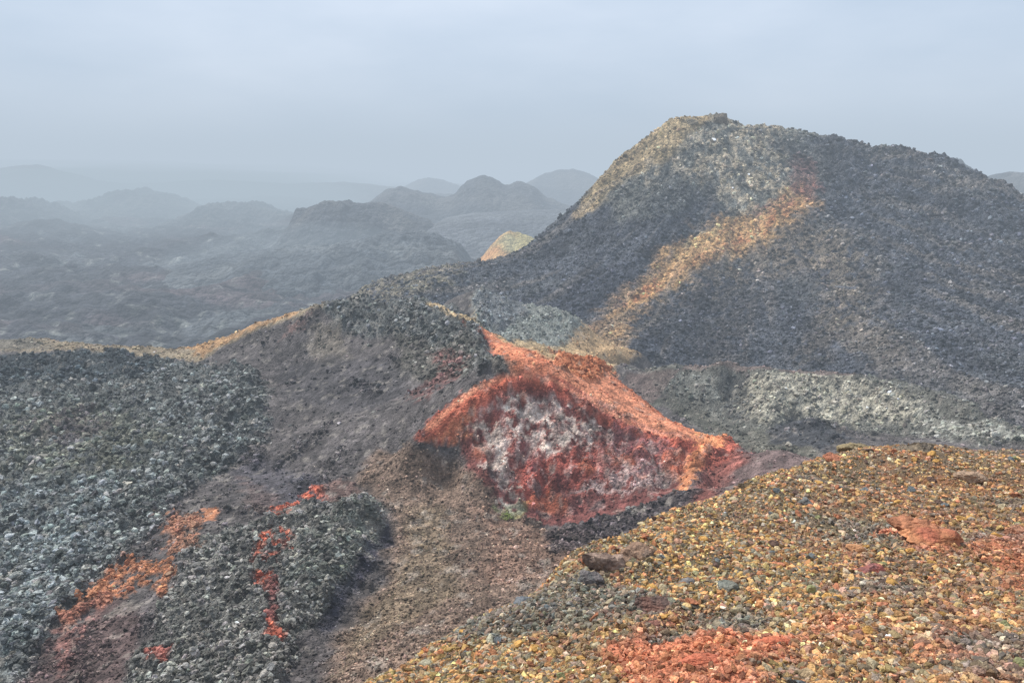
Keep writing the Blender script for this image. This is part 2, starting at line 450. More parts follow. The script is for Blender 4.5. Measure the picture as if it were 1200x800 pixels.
CN.paint([(690, 228), (735, 178), (780, 146), (830, 142), (800, 175), (745, 210), (705, 240), (672, 262)], srgb(172, 146, 104), .7, soft=6, warp=8, nk=20)
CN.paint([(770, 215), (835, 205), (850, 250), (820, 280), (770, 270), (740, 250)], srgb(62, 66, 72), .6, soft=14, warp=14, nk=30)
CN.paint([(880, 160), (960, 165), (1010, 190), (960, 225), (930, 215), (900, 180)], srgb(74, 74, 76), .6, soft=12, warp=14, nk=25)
CN.paint([(782, 292), (830, 270), (880, 250), (925, 232), (950, 222), (955, 240), (925, 268), (885, 292), (850, 305), (810, 328), (775, 350), (745, 375), (728, 412), (690, 425), (676, 400), (700, 374), (725, 352), (755, 330)],
         OCH, .92, soft=11, warp=12, nk=12)
CN.paint([(770, 330), (860, 290), (930, 262), (990, 270), (960, 320), (880, 330), (800, 370), (750, 400)], srgb(140, 122, 100), .45, soft=18, warp=16, nk=14, breakup=.4)
CN.paint([(835, 280), (890, 255), (940, 235), (945, 248), (890, 275), (850, 298), (800, 325), (760, 352), (720, 372), (716, 366), (780, 320)], ORG, .7, soft=5, warp=8, nk=8, breakup=.5)
CN.paint([(800, 290), (850, 265), (900, 250), (930, 246), (880, 268), (850, 290), (770, 340)], srgb(208, 180, 130), .5, soft=5, warp=8, nk=8, breakup=.5)
CN.paint([(905, 236), (940, 214), (958, 214), (950, 235), (915, 250), (870, 268), (840, 278), (870, 256)], srgb(140, 92, 76), .7, soft=4, warp=6, nk=8, breakup=.6)
CN.paint([(925, 190), (950, 186), (962, 225), (945, 245), (930, 230)], srgb(116, 78, 72), .55, soft=6, warp=7, nk=8)
for pl in ([(900, 270), (985, 270), (1010, 330), (980, 420), (935, 430), (955, 330)], [(960, 300), (1010, 280), (1040, 350), (1060, 430), (1010, 430)],
           [(850, 300), (880, 330), (860, 430), (820, 430)]):
    CN.paint(pl, srgb(132, 118, 100), .38, soft=18, warp=16, nk=22, breakup=.3)
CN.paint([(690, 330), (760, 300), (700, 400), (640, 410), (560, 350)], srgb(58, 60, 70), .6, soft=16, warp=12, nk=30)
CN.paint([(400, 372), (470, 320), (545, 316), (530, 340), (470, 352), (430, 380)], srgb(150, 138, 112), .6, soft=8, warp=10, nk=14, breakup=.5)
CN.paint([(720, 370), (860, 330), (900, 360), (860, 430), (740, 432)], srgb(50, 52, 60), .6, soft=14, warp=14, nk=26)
flank = smooth(12, 35, rad)
CN.C += (srgb(120, 110, 100)-CN.C)*(smooth(.1, .5, strk)*.45*flank)[..., None]
CN.C += (srgb(44, 46, 54)-CN.C)*(smooth(.05, .5, -strk)*.4*flank)[..., None]
CN.C *= np.exp(.35*fbm(X/2.2, Y/3, 4, 98))[..., None]*(.72+.56*cid2)[..., None]
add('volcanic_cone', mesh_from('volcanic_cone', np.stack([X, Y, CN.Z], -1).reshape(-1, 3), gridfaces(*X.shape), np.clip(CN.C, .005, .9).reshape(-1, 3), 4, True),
    ground_mat('cone_scoria', .6, .35, .35), 'big dark grey scoria cone with cream crest and ochre streak', 'volcanic cone', 'structure')
CN.inview = ((U > -.3) & (U < .78) & (D < 185) & (D > 58))*1.0

# ---- near crater complex
rim = [(-250, 395, 92), (-80, 398, 88), (0, 400, 85), (60, 402, 83), (120, 405, 80), (190, 410, 77), (232, 408, 75), (262, 396, 74), (300, 380, 72), (335, 370, 71), (370, 361, 70),
       (420, 357, 69), (480, 357, 67), (520, 362, 66), (545, 372, 63)]
mp = line(rim, 3)
mp += behind(line(rim, 7), [(3, -1.2), (9, -5), (24, -14), (45, -26), (75, -40)])
redlip = [(492, 505, 38.5), (530, 472, 39.6), (560, 455, 40.4), (590, 444, 41), (620, 443, 41.4), (655, 452, 41.6), (700, 478, 41.2), (740, 498, 40.8), (780, 512, 40.3), (805, 515, 40)]
band = [(552, 384, 57), (585, 396, 56), (620, 411, 55), (660, 421, 54.5), (706, 430, 54), (740, 458, 50), (770, 482, 47.5), (810, 506, 44.5), (865, 522, 41.5), (920, 527, 38), (968, 541, 35.5)]
mp += line(redlip, 1.2)+line(band, 2)
mp += behind(line(band[3:], 3), [(3.5, -2.6), (9, -6.5)])
foot = [(560, 545, 36.6), (585, 590, 35.3), (620, 608, 35), (665, 606, 35.2), (710, 592, 35.6), (760, 580, 35.8), (800, 562, 36), (815, 545, 36.6)]
mp += line(foot, 1.5)
mp += line([(838, 511, 42.2), (826, 524, 40.6), (815, 542, 38.9), (806, 560, 37.4), (798, 576, 36.2)], 1)
mp += line([(850, 528, 40.6), (842, 548, 38.6), (830, 575, 36.2)], 1)
wall = [(92, 0)]
gw = [(735, 436, 80), (790, 432, 78), (850, 431, 76), (920, 435, 73), (1000, 441, 70), (1080, 458, 65), (1140, 478, 59), (1195, 505, 52), (1300, 540, 46)]
mp += line(gw, 3)+behind(line(gw, 7), [(3, -1.0), (12, -7), (26, -15)])
crag = [(528, 360, 104), (560, 354, 105), (590, 353, 104), (625, 360, 102), (655, 366, 100), (685, 382, 98)]
mp += line(crag, 3)+behind(line(crag, 6), [(5, -2.5)])
for p in [  # gully floor of brown gravel
          (430, 800, 17), (500, 800, 16), (500, 740, 20), (400, 770, 19), (560, 690, 24), (600, 720, 21.5), (640, 650, 28), (500, 660, 27.5), (460, 690, 24.6), (500, 620, 32), (570, 630, 32),
          (480, 580, 36), (450, 560, 38), (520, 560, 37.5), (480, 525, 41.5), (540, 590, 35.2), (400, 500, 47), (440, 480, 49), (470, 465, 50), (400, 560, 38), (380, 600, 34.5),
          (455, 640, 30.2), (430, 690, 25.3), (400, 725, 22.8), (370, 770, 19.8),
          # rocky bank left of the gully
          (432, 600, 31.5), (415, 640, 27.5), (385, 690, 23.8), (345, 740, 20.6), (330, 800, 17), (380, 620, 29.5), (340, 650, 27.2), (300, 700, 23.8), (260, 760, 20.3), (330, 600, 32.5), (250, 640, 29.5),
          (200, 700, 25.2), (140, 760, 21.6), (200, 800, 18.2), (100, 800, 19.2), (0, 800, 20.5), (-200, 800, 21), (0, 700, 28), (90, 700, 26.5), (-200, 650, 33),
          # left rock bank and its toe
          (0, 600, 37), (100, 600, 36), (200, 600, 35.5), (260, 590, 36), (0, 500, 53), (100, 500, 52), (200, 510, 49), (260, 520, 46.5), (-200, 500, 53), (-200, 430, 72),
          (0, 430, 71), (60, 432, 69), (130, 432, 68), (220, 432, 67), (290, 445, 62), (305, 480, 54.5), (300, 520, 47.5), (330, 450, 63), (335, 500, 53), (330, 550, 43.5), (290, 570, 39.5),
          (160, 470, 57.5), (230, 475, 56), (380, 545, 41.5), (370, 470, 55),
          # dark knoll front
          (400, 385, 67.5), (350, 390, 68), (290, 405, 70), (460, 385, 65), (520, 390, 62), (330, 425, 66), (400, 420, 63), (450, 420, 60.5), (500, 420, 58), (540, 405, 58), (560, 425, 52),
          (520, 440, 52), (450, 450, 54), (560, 440, 44.5), (500, 470, 44),
          # red band
          (600, 415, 51), (640, 432, 47), (660, 430, 50), (690, 450, 46), (720, 465, 45.5), (740, 480, 44), (780, 500, 42.2),
          # red wall
          (620, 462, 41.0), (655, 476, 40.9), (700, 500, 40.5), (745, 516, 40.2), (590, 464, 40.5), (560, 490, 39.2), (580, 540, 37.2), (610, 490, 39.6), (640, 520, 38.5), (640, 565, 36.8), (680, 500, 39.7), (700, 540, 38), (740, 540, 38.2), (720, 570, 36.8), (775, 540, 38.9), (790, 555, 38),
          # right end of the red rim and the brown ridge
          (875, 545, 37), (880, 560, 33.6), (920, 550, 33.5), (950, 548, 33), (790, 590, 33.6), (760, 605, 32.8), (820, 610, 30.5), (700, 640, 29.5), (740, 640, 28.5),
          (700, 620, 32), (660, 632, 31), (900, 600, 28), (1000, 570, 28), (1100, 600, 24),
          # pit behind the red rim and grey wall
          (735, 445, 79), (760, 458, 76), (800, 450, 76.2), (800, 480, 72.5), (830, 500, 69), (820, 460, 74), (862, 452, 74.6), (862, 472, 72), (862, 492, 68.5), (850, 512, 64), (880, 516, 62),
          (895, 445, 71.5), (895, 470, 68), (930, 450, 70.5), (930, 475, 67.5), (930, 500, 65.5), (965, 460, 69), (1000, 455, 68.2), (1000, 475, 66.2), (1000, 500, 64), (1080, 480, 62.3), (1080, 505, 60.3), (1140, 500, 57), (1190, 530, 50),
          (1100, 525, 52), (900, 509, 60.5), (930, 493, 60), (975, 498, 60), (1005, 513, 58.5), (960, 520, 52), (1050, 520, 54),
          # pass
          (600, 395, 84), (560, 375, 92), (640, 405, 86), (690, 414, 90), (722, 417, 94), (740, 428, 86), (700, 405, 95), (718, 406, 98), (735, 411, 98), (755, 417, 98), (600, 372, 97), (650, 385, 94)]:
    mp.append(at(*p))
for p in [(660, 114, -31), (710, 122, -36), (850, 112, -36), (1000, 104, -36), (1200, 90, -36), (600, 130, -38), (1400, 80, -34)]:
    a, b = ratio(p[0], 430); mp.append((a*p[1], p[1], p[2]))
for x, y, z in [(-20, 10, -14), (0, 11, -13.5), (12, 14, -14), (25, 20, -14), (40, 30, -18), (60, 45, -24), (-40, 15, -14)]: mp.append((x, y, z))
mid_h = RBF(mp, .9)
u = np.linspace(-.95, .95, 860); d = np.geomspace(10, 150, 860); U, D = np.meshgrid(u, d); X = U*D; Y = D
MD = Land(X, Y, mid_h, (12, 140), .8)
f1, f2, cid = cells(X/1.1, Y/1.1, 101); g1, g2, cid2 = cells(X/.45, Y/.45, 103)
# colours
ASH = srgb(86, 80, 78); BRN = srgb(128, 107, 92); RCK = srgb(92, 94, 94)
MD.C[:] = ASH*1.1; MD.rock[:] = .06
P = MD.paint
P([(-300, 830), (-300, 415), (120, 415), (240, 430), (300, 440), (312, 480), (300, 520), (270, 545), (230, 570), (190, 620), (120, 680), (60, 740), (0, 830)], srgb(110, 111, 107), 1, rock=1, soft=8, warp=12, nk=40)
P([(-100, 620), (60, 560), (140, 570), (120, 640), (70, 720), (0, 800), (-100, 800)], srgb(150, 156, 154), .6, soft=20, warp=20, nk=30, breakup=.4)
P([(0, 490), (120, 470), (200, 520), (160, 560), (60, 570), (0, 560)], srgb(124, 122, 100), .5, soft=18, warp=18, nk=30, breakup=.5)
P([(-100, 415), (180, 415), (190, 440), (90, 455), (-100, 450)], srgb(50, 60, 66), .7, soft=6, warp=8, nk=20)
P([(30, 505), (90, 480), (130, 500), (80, 540)], srgb(96, 76, 80), .5, soft=12, warp=12, nk=16, breakup=.4)
# ochre track along the left rim
P([(-300, 380), (0, 386), (120, 392), (232, 402), (262, 388), (300, 374), (335, 362), (380, 350), (400, 362), (350, 374), (300, 390), (262, 408), (236, 424), (170, 420), (90, 414), (0, 412), (-300, 410)], srgb(146, 130, 106), .9, rock=.15, soft=3, warp=5, nk=14)
P([(215, 410), (236, 398), (262, 386), (300, 370), (335, 360), (380, 350), (395, 358), (350, 370), (300, 387), (262, 404), (236, 420)], srgb(182, 140, 98), .75, rock=.2, soft=3.5, warp=5, nk=10)
P([(-300, 380), (0, 385), (60, 388), (110, 400), (60, 410), (-300, 405)], srgb(84, 86, 84), .6, soft=6, warp=8, nk=14)
# knoll
P([(375, 352), (480, 350), (548, 368), (570, 400), (590, 425), (560, 440), (500, 400), (430, 395), (390, 385)], srgb(112, 112, 108), 1, rock=1, soft=5, warp=8, nk=20)
P([(460, 390), (550, 395), (600, 430), (580, 444), (520, 448), (440, 440), (470, 420)], srgb(92, 88, 80), .8, rock=.5, soft=8, warp=10, nk=20)
P([(370, 385), (395, 385), (410, 420), (380, 430), (360, 410)], srgb(142, 130, 112), .4, soft=8, warp=8, nk=14)
P([(335, 385), (365, 370), (360, 385), (330, 400)], srgb(150, 116, 106), .6, soft=4, warp=6, nk=10, breakup=.4)
P([(505, 415), (545, 425), (540, 445), (500, 470), (470, 465), (515, 440)], srgb(124, 74, 66), .5, soft=6, warp=8, nk=14, breakup=.3)
P([(400, 415), (470, 425), (480, 460), (430, 480), (330, 470), (330, 430)], srgb(74, 70, 71), .8, rock=.02, soft=12, warp=10, nk=30)
P([(300, 530), (370, 560), (400, 600), (350, 610), (300, 590), (270, 560)], srgb(78, 74, 78), .8, rock=.02, soft=8, warp=8, nk=30)
P([(280, 560), (330, 585), (320, 610), (290, 600)], srgb(112, 92, 84), .5, soft=8, warp=8, nk=14)
# brown gravel fan
P([(440, 520), (490, 520), (555, 540), (590, 600), (640, 620), (720, 640), (720, 700), (500, 830), (380, 830), (400, 740), (450, 680), (460, 600), (420, 560)], BRN, .95, rock=.34, soft=14, warp=14, nk=40)
P([(560, 600), (700, 630), (680, 690), (560, 690)], srgb(138, 108, 92), .6, soft=20, warp=16, nk=30)
P([(470, 600), (520, 590), (540, 700), (440, 760), (400, 800), (420, 740), (470, 660)], srgb(130, 114, 92), .6, soft=18, warp=16, nk=30)
# rocky bank with orange veins
P([(430, 585), (450, 600), (430, 650), (395, 700), (350, 750), (330, 830), (140, 830), (170, 760), (205, 680), (220, 640), (300, 620), (350, 600)], srgb(120, 117, 110), .95, rock=.9, soft=7, warp=10, nk=24)
P([(345, 640), (440, 590), (450, 610), (425, 660), (370, 700), (330, 700)], srgb(126, 128, 118), .7, soft=8, warp=10, nk=16, breakup=.5)
P([(455, 612), (462, 640), (420, 690), (380, 745), (368, 735), (405, 680), (430, 640)], srgb(46, 46, 58), .8, rock=.2, soft=5, warp=5, nk=12)  # shadow beside the bank, painted into the gully ground
P([(130, 700), (60, 760), (0, 830), (140, 830), (160, 720)], srgb(96, 78, 74), .85, rock=.08, soft=8, warp=10, nk=26)
ORR = srgb(198, 106, 80); ORY = srgb(200, 134, 96)
P([(70, 725), (100, 700), (130, 670), (155, 660), (200, 655), (200, 690), (188, 700), (180, 680), (150, 695), (110, 715), (80, 740)], ORY, .9, rock=.4, soft=3, warp=9, nk=6, breakup=.55)
P([(60, 735), (100, 712), (130, 700), (110, 725), (90, 760), (75, 790), (70, 760)], srgb(150, 104, 94), .6, soft=6, warp=8, nk=6, breakup=.4)
P([(190, 610), (235, 605), (230, 650), (200, 650)], ORY, .5, rock=.7, soft=6, warp=12, nk=6, breakup=.25)
P([(238, 598), (255, 598), (252, 612), (240, 612)], ORY, .9, soft=3, warp=4, nk=8)
P([(315, 600), (340, 592), (370, 572), (385, 578), (375, 590), (345, 602), (328, 618), (314, 612)], ORR, .95, rock=.4, soft=2.5, warp=6, nk=5, breakup=.8)
P([(303, 628), (330, 618), (345, 640), (345, 655), (328, 660), (318, 685), (300, 690), (294, 660)], ORR, .9, rock=.4, soft=3, warp=8, nk=5, breakup=.75)
P([(312, 685), (325, 680), (325, 745), (332, 755), (315, 760)], srgb(128, 70, 62), .8, soft=4, warp=5, nk=8)
P([(312, 735), (335, 740), (330, 760), (312, 758)], ORR, .8, soft=3, warp=6, nk=8)
P([(175, 765), (200, 765), (200, 785), (175, 785)], srgb(190, 110, 94), .8, soft=3, warp=6, nk=8)
P([(370, 575), (400, 560), (420, 580), (390, 600)], srgb(130, 96, 84), .5, soft=5, warp=8, nk=10)
# red crater
RED = srgb(174, 94, 76); DRD = srgb(122, 72, 66); OR2 = srgb(206, 130, 98); PNK = srgb(150, 100, 98)
P([(545, 378), (560, 384), (620, 406), (706, 426), (718, 440), (770, 482), (830, 510), (880, 524), (860, 545), (800, 560), (760, 575), (665, 596), (620, 594), (580, 555), (545, 520), (488, 512), (500, 492), (560, 452), (600, 440), (600, 432), (575, 410)], RED, 1, rock=.12, soft=4, warp=9, nk=8)
P([(535, 508), (575, 474), (610, 462), (655, 470), (700, 496), (775, 524), (808, 532), (800, 572), (740, 600), (665, 616), (600, 606), (550, 550)], DRD, .9, soft=4, warp=5, nk=8)  # dark red wall, painted deeper to strengthen its shading below the band
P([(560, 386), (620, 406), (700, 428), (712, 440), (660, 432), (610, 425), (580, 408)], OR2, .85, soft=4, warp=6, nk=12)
P([(640, 432), (710, 440), (790, 498), (850, 520), (800, 515), (720, 484), (665, 452)], srgb(200, 132, 106), .95, rock=.02, soft=5, warp=5, nk=20)
P([(650, 446), (700, 470), (780, 505), (800, 515), (740, 498), (690, 476)], srgb(200, 136, 116), .7, soft=3, warp=3, nk=20)
P([(498, 508), (500, 494), (560, 455), (600, 442), (650, 446), (655, 456), (610, 452), (570, 470), (560, 490), (530, 516)], srgb(192, 106, 80), .8, soft=4, warp=6, nk=12)
P([(530, 500), (556, 476), (562, 500), (546, 522), (500, 516)], ORY, .5, soft=4, warp=8, nk=8, breakup=.5)
WH = srgb(224, 208, 192)
P([(595, 475), (620, 465), (650, 478), (700, 495), (705, 510), (680, 520), (650, 535), (600, 512), (590, 490)], WH, .68, soft=4, warp=12, nk=6, breakup=.62)
P([(556, 500), (585, 500), (600, 560), (610, 585), (575, 560), (558, 520)], WH, .7, soft=5, warp=12, nk=6, breakup=.15)
P([(700, 540), (800, 545), (790, 568), (720, 585), (640, 580), (700, 570)], srgb(168, 150, 144), .7, soft=4, warp=12, nk=6, breakup=.15)
P([(715, 490), (790, 520), (800, 545), (750, 560), (710, 530)], PNK, .7, soft=6, warp=12, nk=10, breakup=.6)
P([(600, 540), (700, 530), (720, 560), (640, 590), (600, 580)], srgb(154, 80, 68), .7, soft=6, warp=10, nk=10)
P([(580, 590), (612, 570), (612, 600), (600, 606)], srgb(190, 184, 170), .7, soft=3, warp=6, nk=8, breakup=.6)
P([(575, 596), (620, 590), (610, 612), (590, 612)], srgb(120, 134, 84), .5, soft=3, warp=5, nk=8, breakup=.3)
ve = ridged(X/.8, MD.T/1.5, 4, 180)
wallm = MD.mask([(530, 500), (580, 470), (610, 464), (660, 474), (700, 500), (780, 526), (812, 536), (800, 560), (740, 590), (665, 605), (600, 590), (560, 540)], soft=4, warp=4)
def blend(col, m):
    MD.C[:] += (np.array(col)-MD.C)*m[..., None]
whz = MD.mask([(580, 480), (620, 466), (690, 490), (710, 515), (690, 530), (640, 530), (610, 545), (580, 530)], soft=14, warp=14, nk=16)
blend(srgb(226, 214, 202), whz*smooth(.3, .75, ve)*.5)
blend(srgb(198, 176, 166), wallm*smooth(.45, .8, ridged(X/.5+4, MD.T/.9, 3, 184))*.45)
blend(srgb(104, 62, 62), wallm*smooth(.15, .5, fbm(X/.5, MD.T/1.4, 4, 186))*.6)
blend(srgb(196, 110, 76), wallm*smooth(.2, .5, fbm(X/1.3+7, MD.T/2.2, 4, 188))*.5)
blend(srgb(120, 108, 104), wallm*smooth(.3, .55, fbm(X/1.1+3, MD.T/1.8, 4, 189))*.6)
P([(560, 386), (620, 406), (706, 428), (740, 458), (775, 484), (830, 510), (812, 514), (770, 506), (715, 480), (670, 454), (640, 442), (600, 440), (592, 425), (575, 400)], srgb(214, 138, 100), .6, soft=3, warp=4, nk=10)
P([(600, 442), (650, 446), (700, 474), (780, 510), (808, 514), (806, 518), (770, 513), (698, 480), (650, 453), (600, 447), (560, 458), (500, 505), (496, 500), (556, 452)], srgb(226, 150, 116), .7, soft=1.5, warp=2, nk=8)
P([(812, 508), (845, 510), (868, 521), (842, 526), (828, 540), (816, 560), (806, 580), (790, 588), (798, 565), (808, 540), (818, 522)], srgb(228, 150, 102), .8, soft=4, warp=8, nk=6)
P([(860, 524), (968, 538), (990, 560), (940, 600), (860, 620), (800, 620), (820, 580), (850, 550)], srgb(110, 92, 88), .95, rock=.06, soft=6, warp=7, nk=26)
P([(830, 530), (880, 530), (860, 560), (820, 600), (800, 600)], srgb(140, 78, 66), .7, rock=.2, soft=8, warp=9, nk=14)
P([(640, 630), (700, 610), (790, 580), (830, 575), (800, 600), (740, 630), (690, 655), (640, 660)], srgb(76, 68, 68), .9, rock=.6, soft=5, warp=6, nk=16)
P([(860, 518), (968, 536), (968, 541), (880, 527)], srgb(140, 128, 120), .6, soft=1.5, warp=2, nk=20)
# pit and grey wall
P([(712, 440), (760, 455), (850, 515), (960, 540), (980, 505), (900, 480), (870, 500), (800, 440)], srgb(96, 94, 84), .9, rock=.25, soft=7, warp=8, nk=20)
P([(735, 430), (850, 428), (1000, 437), (1080, 455), (1150, 480), (1220, 520), (1150, 525), (1040, 510), (960, 495), (880, 505), (860, 510), (830, 490), (770, 460)], srgb(108, 106, 98), .95, rock=.5, soft=5, warp=6, nk=22)
P([(870, 455), (930, 438), (990, 445), (1060, 470), (1080, 495), (1000, 500), (930, 480), (890, 500), (870, 490)], srgb(190, 182, 162), .9, soft=7, warp=16, nk=6, breakup=.5)
P([(1080, 480), (1190, 505), (1210, 520), (1100, 515)], srgb(170, 168, 156), .8, soft=6, warp=10, nk=10, breakup=.5)
P([(750, 445), (840, 440), (845, 475), (800, 470)], srgb(136, 136, 128), .6, soft=7, warp=10, nk=10, breakup=.5)
P([(845, 440), (872, 440), (880, 490), (860, 500), (845, 470)], srgb(60, 62, 66), .6, soft=6, warp=8, nk=10)  # shaded gully in the wall, its shadow put into the colour
P([(900, 505), (930, 488), (960, 495), (1000, 515), (960, 530), (900, 520)], srgb(66, 66, 70), .9, rock=.1, soft=5, warp=5, nk=14)
P([(700, 428), (860, 427), (1000, 437), (1080, 452), (1000, 444), (850, 434), (735, 438)], srgb(112, 96, 90), .8, rock=.1, soft=2, warp=2, nk=16)
# pass and crag
P([(500, 362), (560, 352), (600, 345), (700, 370), (760, 380), (730, 425), (650, 425), (590, 402), (550, 380)], srgb(188, 162, 124), .95, rock=.28, soft=5, warp=8, nk=16)
P([(552, 352), (600, 345), (660, 360), (690, 380), (690, 398), (650, 408), (600, 400), (560, 382)], srgb(150, 152, 144), 1, rock=1, soft=4, warp=5, nk=12)
P([(552, 356), (600, 350), (620, 372), (590, 395), (565, 384)], srgb(112, 114, 122), .6, soft=5, warp=6, nk=12)
P([(640, 412), (700, 402), (730, 412), (700, 425)], srgb(192, 162, 122), .7, rock=.28, soft=4, warp=5, nk=12)
P([(668, 398), (705, 388), (750, 408), (745, 424), (700, 424), (670, 412)], srgb(190, 156, 116), .85, rock=.28, soft=5, warp=6, nk=12)
P([(645, 412), (706, 426), (724, 444), (700, 450), (655, 434)], srgb(222, 142, 98), .8, rock=.8, soft=3, warp=4, nk=8)
MD.C *= (.7+.6*cid2)[..., None]
ridgem = MD.mask([(850, 516), (975, 536), (1000, 570), (900, 620), (800, 620), (820, 570)], soft=6, warp=4)
MD.rock = np.clip(MD.rock+.4*(1-ridgem)*smooth(.18, .42, fbm(X/2.2, Y/3, 5, 176))*(MD.rock < .32)*(1-MD.mask([(545, 378), (560, 384), (706, 426), (830, 510), (880, 524), (800, 560), (740, 600), (600, 606), (488, 512), (560, 452), (600, 432)], soft=4, warp=3)), 0, 1)
MD.C *= (1-.3*MD.rock)[..., None]  # shade under and between loose stones, darkened into the ground colour
fine = fbm(X/.3, MD.T/.5, 5, 170); fine2 = fbm(X/1.3, Y/1.7, 4, 172)
fine = fine*(.25+.75*smooth(90, 45, D))
MD.C *= np.exp(.55*fine+.35*fine2)[..., None]
MD.C += (srgb(170, 160, 148)-MD.C)*(smooth(.28, .6, fbm(X/.5, MD.T/.8, 3, 175))*.35)[..., None]
rk = MD.rock
sc = np.clip(D/40, .5, 2)
MD.Z = MD.Z0+rk*(.42*(f2-f1)+.3*(g2-g1)+.18*ridged(X/.6, Y/.6, 3, 109)+.5*ridged(X/3, Y/3, 4, 110))*1.0+.10*fbm(X/1.6, Y/1.6, 5, 112)+.22*fbm(X/6, Y/6, 3, 113)
redm = MD.mask([(520, 490), (590, 450), (660, 455), (700, 485), (780, 515), (850, 530), (800, 560), (740, 590), (665, 605), (600, 590), (560, 540)], soft=4, warp=3)
# rills that run down the crater wall
MD.Z += redm*(.3*ridged(X/.9+.3*fbm(X, MD.T, 2, 114), MD.T/4, 4, 115)+.26*fbm(X/.5, MD.T/.8, 4, 116)+.2*ridged(X/1.6, MD.T/.7, 3, 117))
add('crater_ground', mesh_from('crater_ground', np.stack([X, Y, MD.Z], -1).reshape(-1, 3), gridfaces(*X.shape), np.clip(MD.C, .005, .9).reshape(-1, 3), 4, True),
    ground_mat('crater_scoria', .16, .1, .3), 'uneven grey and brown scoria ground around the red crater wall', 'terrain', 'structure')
MD.inview = ((np.abs(U) < .78) & (D < 112))*1.0

# ---- ochre slope under the camera
edge = [(300, 880, 2.9), (430, 800, 3.7), (500, 765, 4.1), (560, 730, 4.6), (620, 700, 5.1), (650, 672, 5.6), (700, 650, 6.0), (760, 615, 6.7), (830, 592, 7.3), (880, 570, 8.0), (940, 558, 8.9), (985, 543, 9.6),
        (1040, 552, 10.1), (1120, 555, 10.3), (1200, 555, 10.5), (1400, 558, 10.7)]
fp = line(edge, .4)
fp += behind(line(edge, 1.2), [(.5, -.45), (2, -2.3), (6, -7.5), (12, -15)])
for p in [(600, 800, 3.1), (800, 800, 2.7), (1000, 800, 2.6), (1200, 800, 2.55), (1400, 800, 2.6), (700, 720, 4.1), (800, 700, 4.2), (900, 700, 4.0), (1000, 700, 3.9), (1200, 700, 3.85), (1400, 700, 3.9),
          (850, 630, 5.7), (1000, 630, 5.4), (1200, 630, 5.2), (1000, 570, 7.4), (1200, 570, 7.2), (1400, 570, 7.2), (550, 770, 3.8)]:
    fp.append(at(*p))
fp += [(0, 1.2, -1.72), (0, 0, -1.6), (1.5, 0, -1.55), (3, 0, -1.5), (-1.2, 1.2, -2.0), (-2, 0, -2.2), (0, -3, -1.3), (6, -3, -1.2), (6, 1, -1.5), (-4, -3, -2.6), (-5, 0, -4.5), (-8, 0, -8), (-8, -3, -6), (-4.5, 3, -6.2), (-9, 4, -11),
       (12, 0, -1.6), (15, 6, -3), (16, 12, -7), (18, 18, -14)]
fore_h = RBF(fp, .25)
x = np.arange(-9, 17, .045); y = np.arange(-3, 19, .045); X, Y = np.meshgrid(x, y)
FG = Land(X, Y, fore_h, (1.2, 14))
FG.scale = np.hypot(X, Y)/F
f1, f2, cid = cells(X/.12, Y/.12, 121)
FG.Z = FG.Z0+.075*fbm(X/.9, Y/.9, 4, 120)+.05*fbm(X/.25, Y/.25, 4, 124)+.02*(f2-f1)
FG.C[:] = srgb(118, 100, 80)
FG.C += (srgb(104, 96, 76)-FG.C)*(smooth(-.1, .4, fbm(X/.8, Y/.8, 4, 130))*.8)[..., None]
FG.C += (srgb(160, 100, 62)-FG.C)*(smooth(.1, .5, fbm(X/1.1, Y/.9, 4, 133))*.5)[..., None]
FG.rock[:] = 1
RDP = srgb(196, 122, 92)
soil = np.zeros(X.shape)
reds = [([(700, 770), (750, 745), (790, 755), (850, 742), (940, 748), (950, 770), (890, 790), (920, 830), (740, 830)], .95, .12),
        ([(1040, 615), (1080, 618), (1120, 640), (1118, 660), (1080, 658), (1048, 638)], .85, .3),
        ([(1140, 640), (1200, 630), (1260, 660), (1220, 700), (1160, 690)], .6, .5), ([(1050, 755), (1110, 745), (1120, 790), (1060, 790)], .7, .5),
        ([(960, 720), (1000, 730), (1000, 750), (960, 745)], .6, .5), ([(1060, 690), (1080, 680), (1090, 700), (1065, 705)], .7, .5), ([(985, 640), (1010, 640), (1010, 665), (990, 665)], .6, .4),
        ([(1120, 780), (1250, 770), (1250, 830), (1110, 830)], .5, .5)]
for pl, a, left in reds:
    m = FG.paint(pl, RDP, a, soft=20, warp=26, nk=14); soil = np.maximum(soil, m*(1-left))
m = FG.paint([(690, 715), (760, 700), (810, 720), (790, 750), (720, 745)], srgb(104, 76, 70), .6, soft=9, warp=10, nk=16); soil = np.maximum(soil, m*.5)
for pl in ([(950, 560), (1060, 560), (1080, 600), (960, 610)], [(1120, 600), (1260, 590), (1260, 760), (1120, 740), (1090, 680)], [(900, 600), (980, 610), (960, 660), (880, 650)], [(960, 690), (1120, 690), (1140, 760), (960, 770)], [(640, 740), (720, 700), (840, 720), (960, 780), (950, 830), (650, 830)]):
    FG.paint(pl, srgb(186, 112, 78), .45, soft=26, warp=34, nk=22, breakup=.5)
FG.paint([(840, 740), (900, 735), (900, 760), (840, 765)], RDP, .5, soft=8, warp=8, nk=12)
FG.Z += soil*.05*(1+fbm(X/.12, Y/.12, 4, 138))
add('gravel_slope', mesh_from('gravel_slope', np.stack([X, Y, FG.Z], -1).reshape(-1, 3), gridfaces(*X.shape), np.clip(FG.C, .005, .9).reshape(-1, 3), 4, True),
    ground_mat('ochre_grit', .016, .012, .4), 'ochre and rust coloured gravel slope in the foreground', 'ground', 'structure')
da = np.hypot(X, Y); uu = X/np.maximum(Y, .1)
FG.soil = soil
FG.inview = ((Y > 1.6) & (uu > -.45) & (uu < .85))*1.0

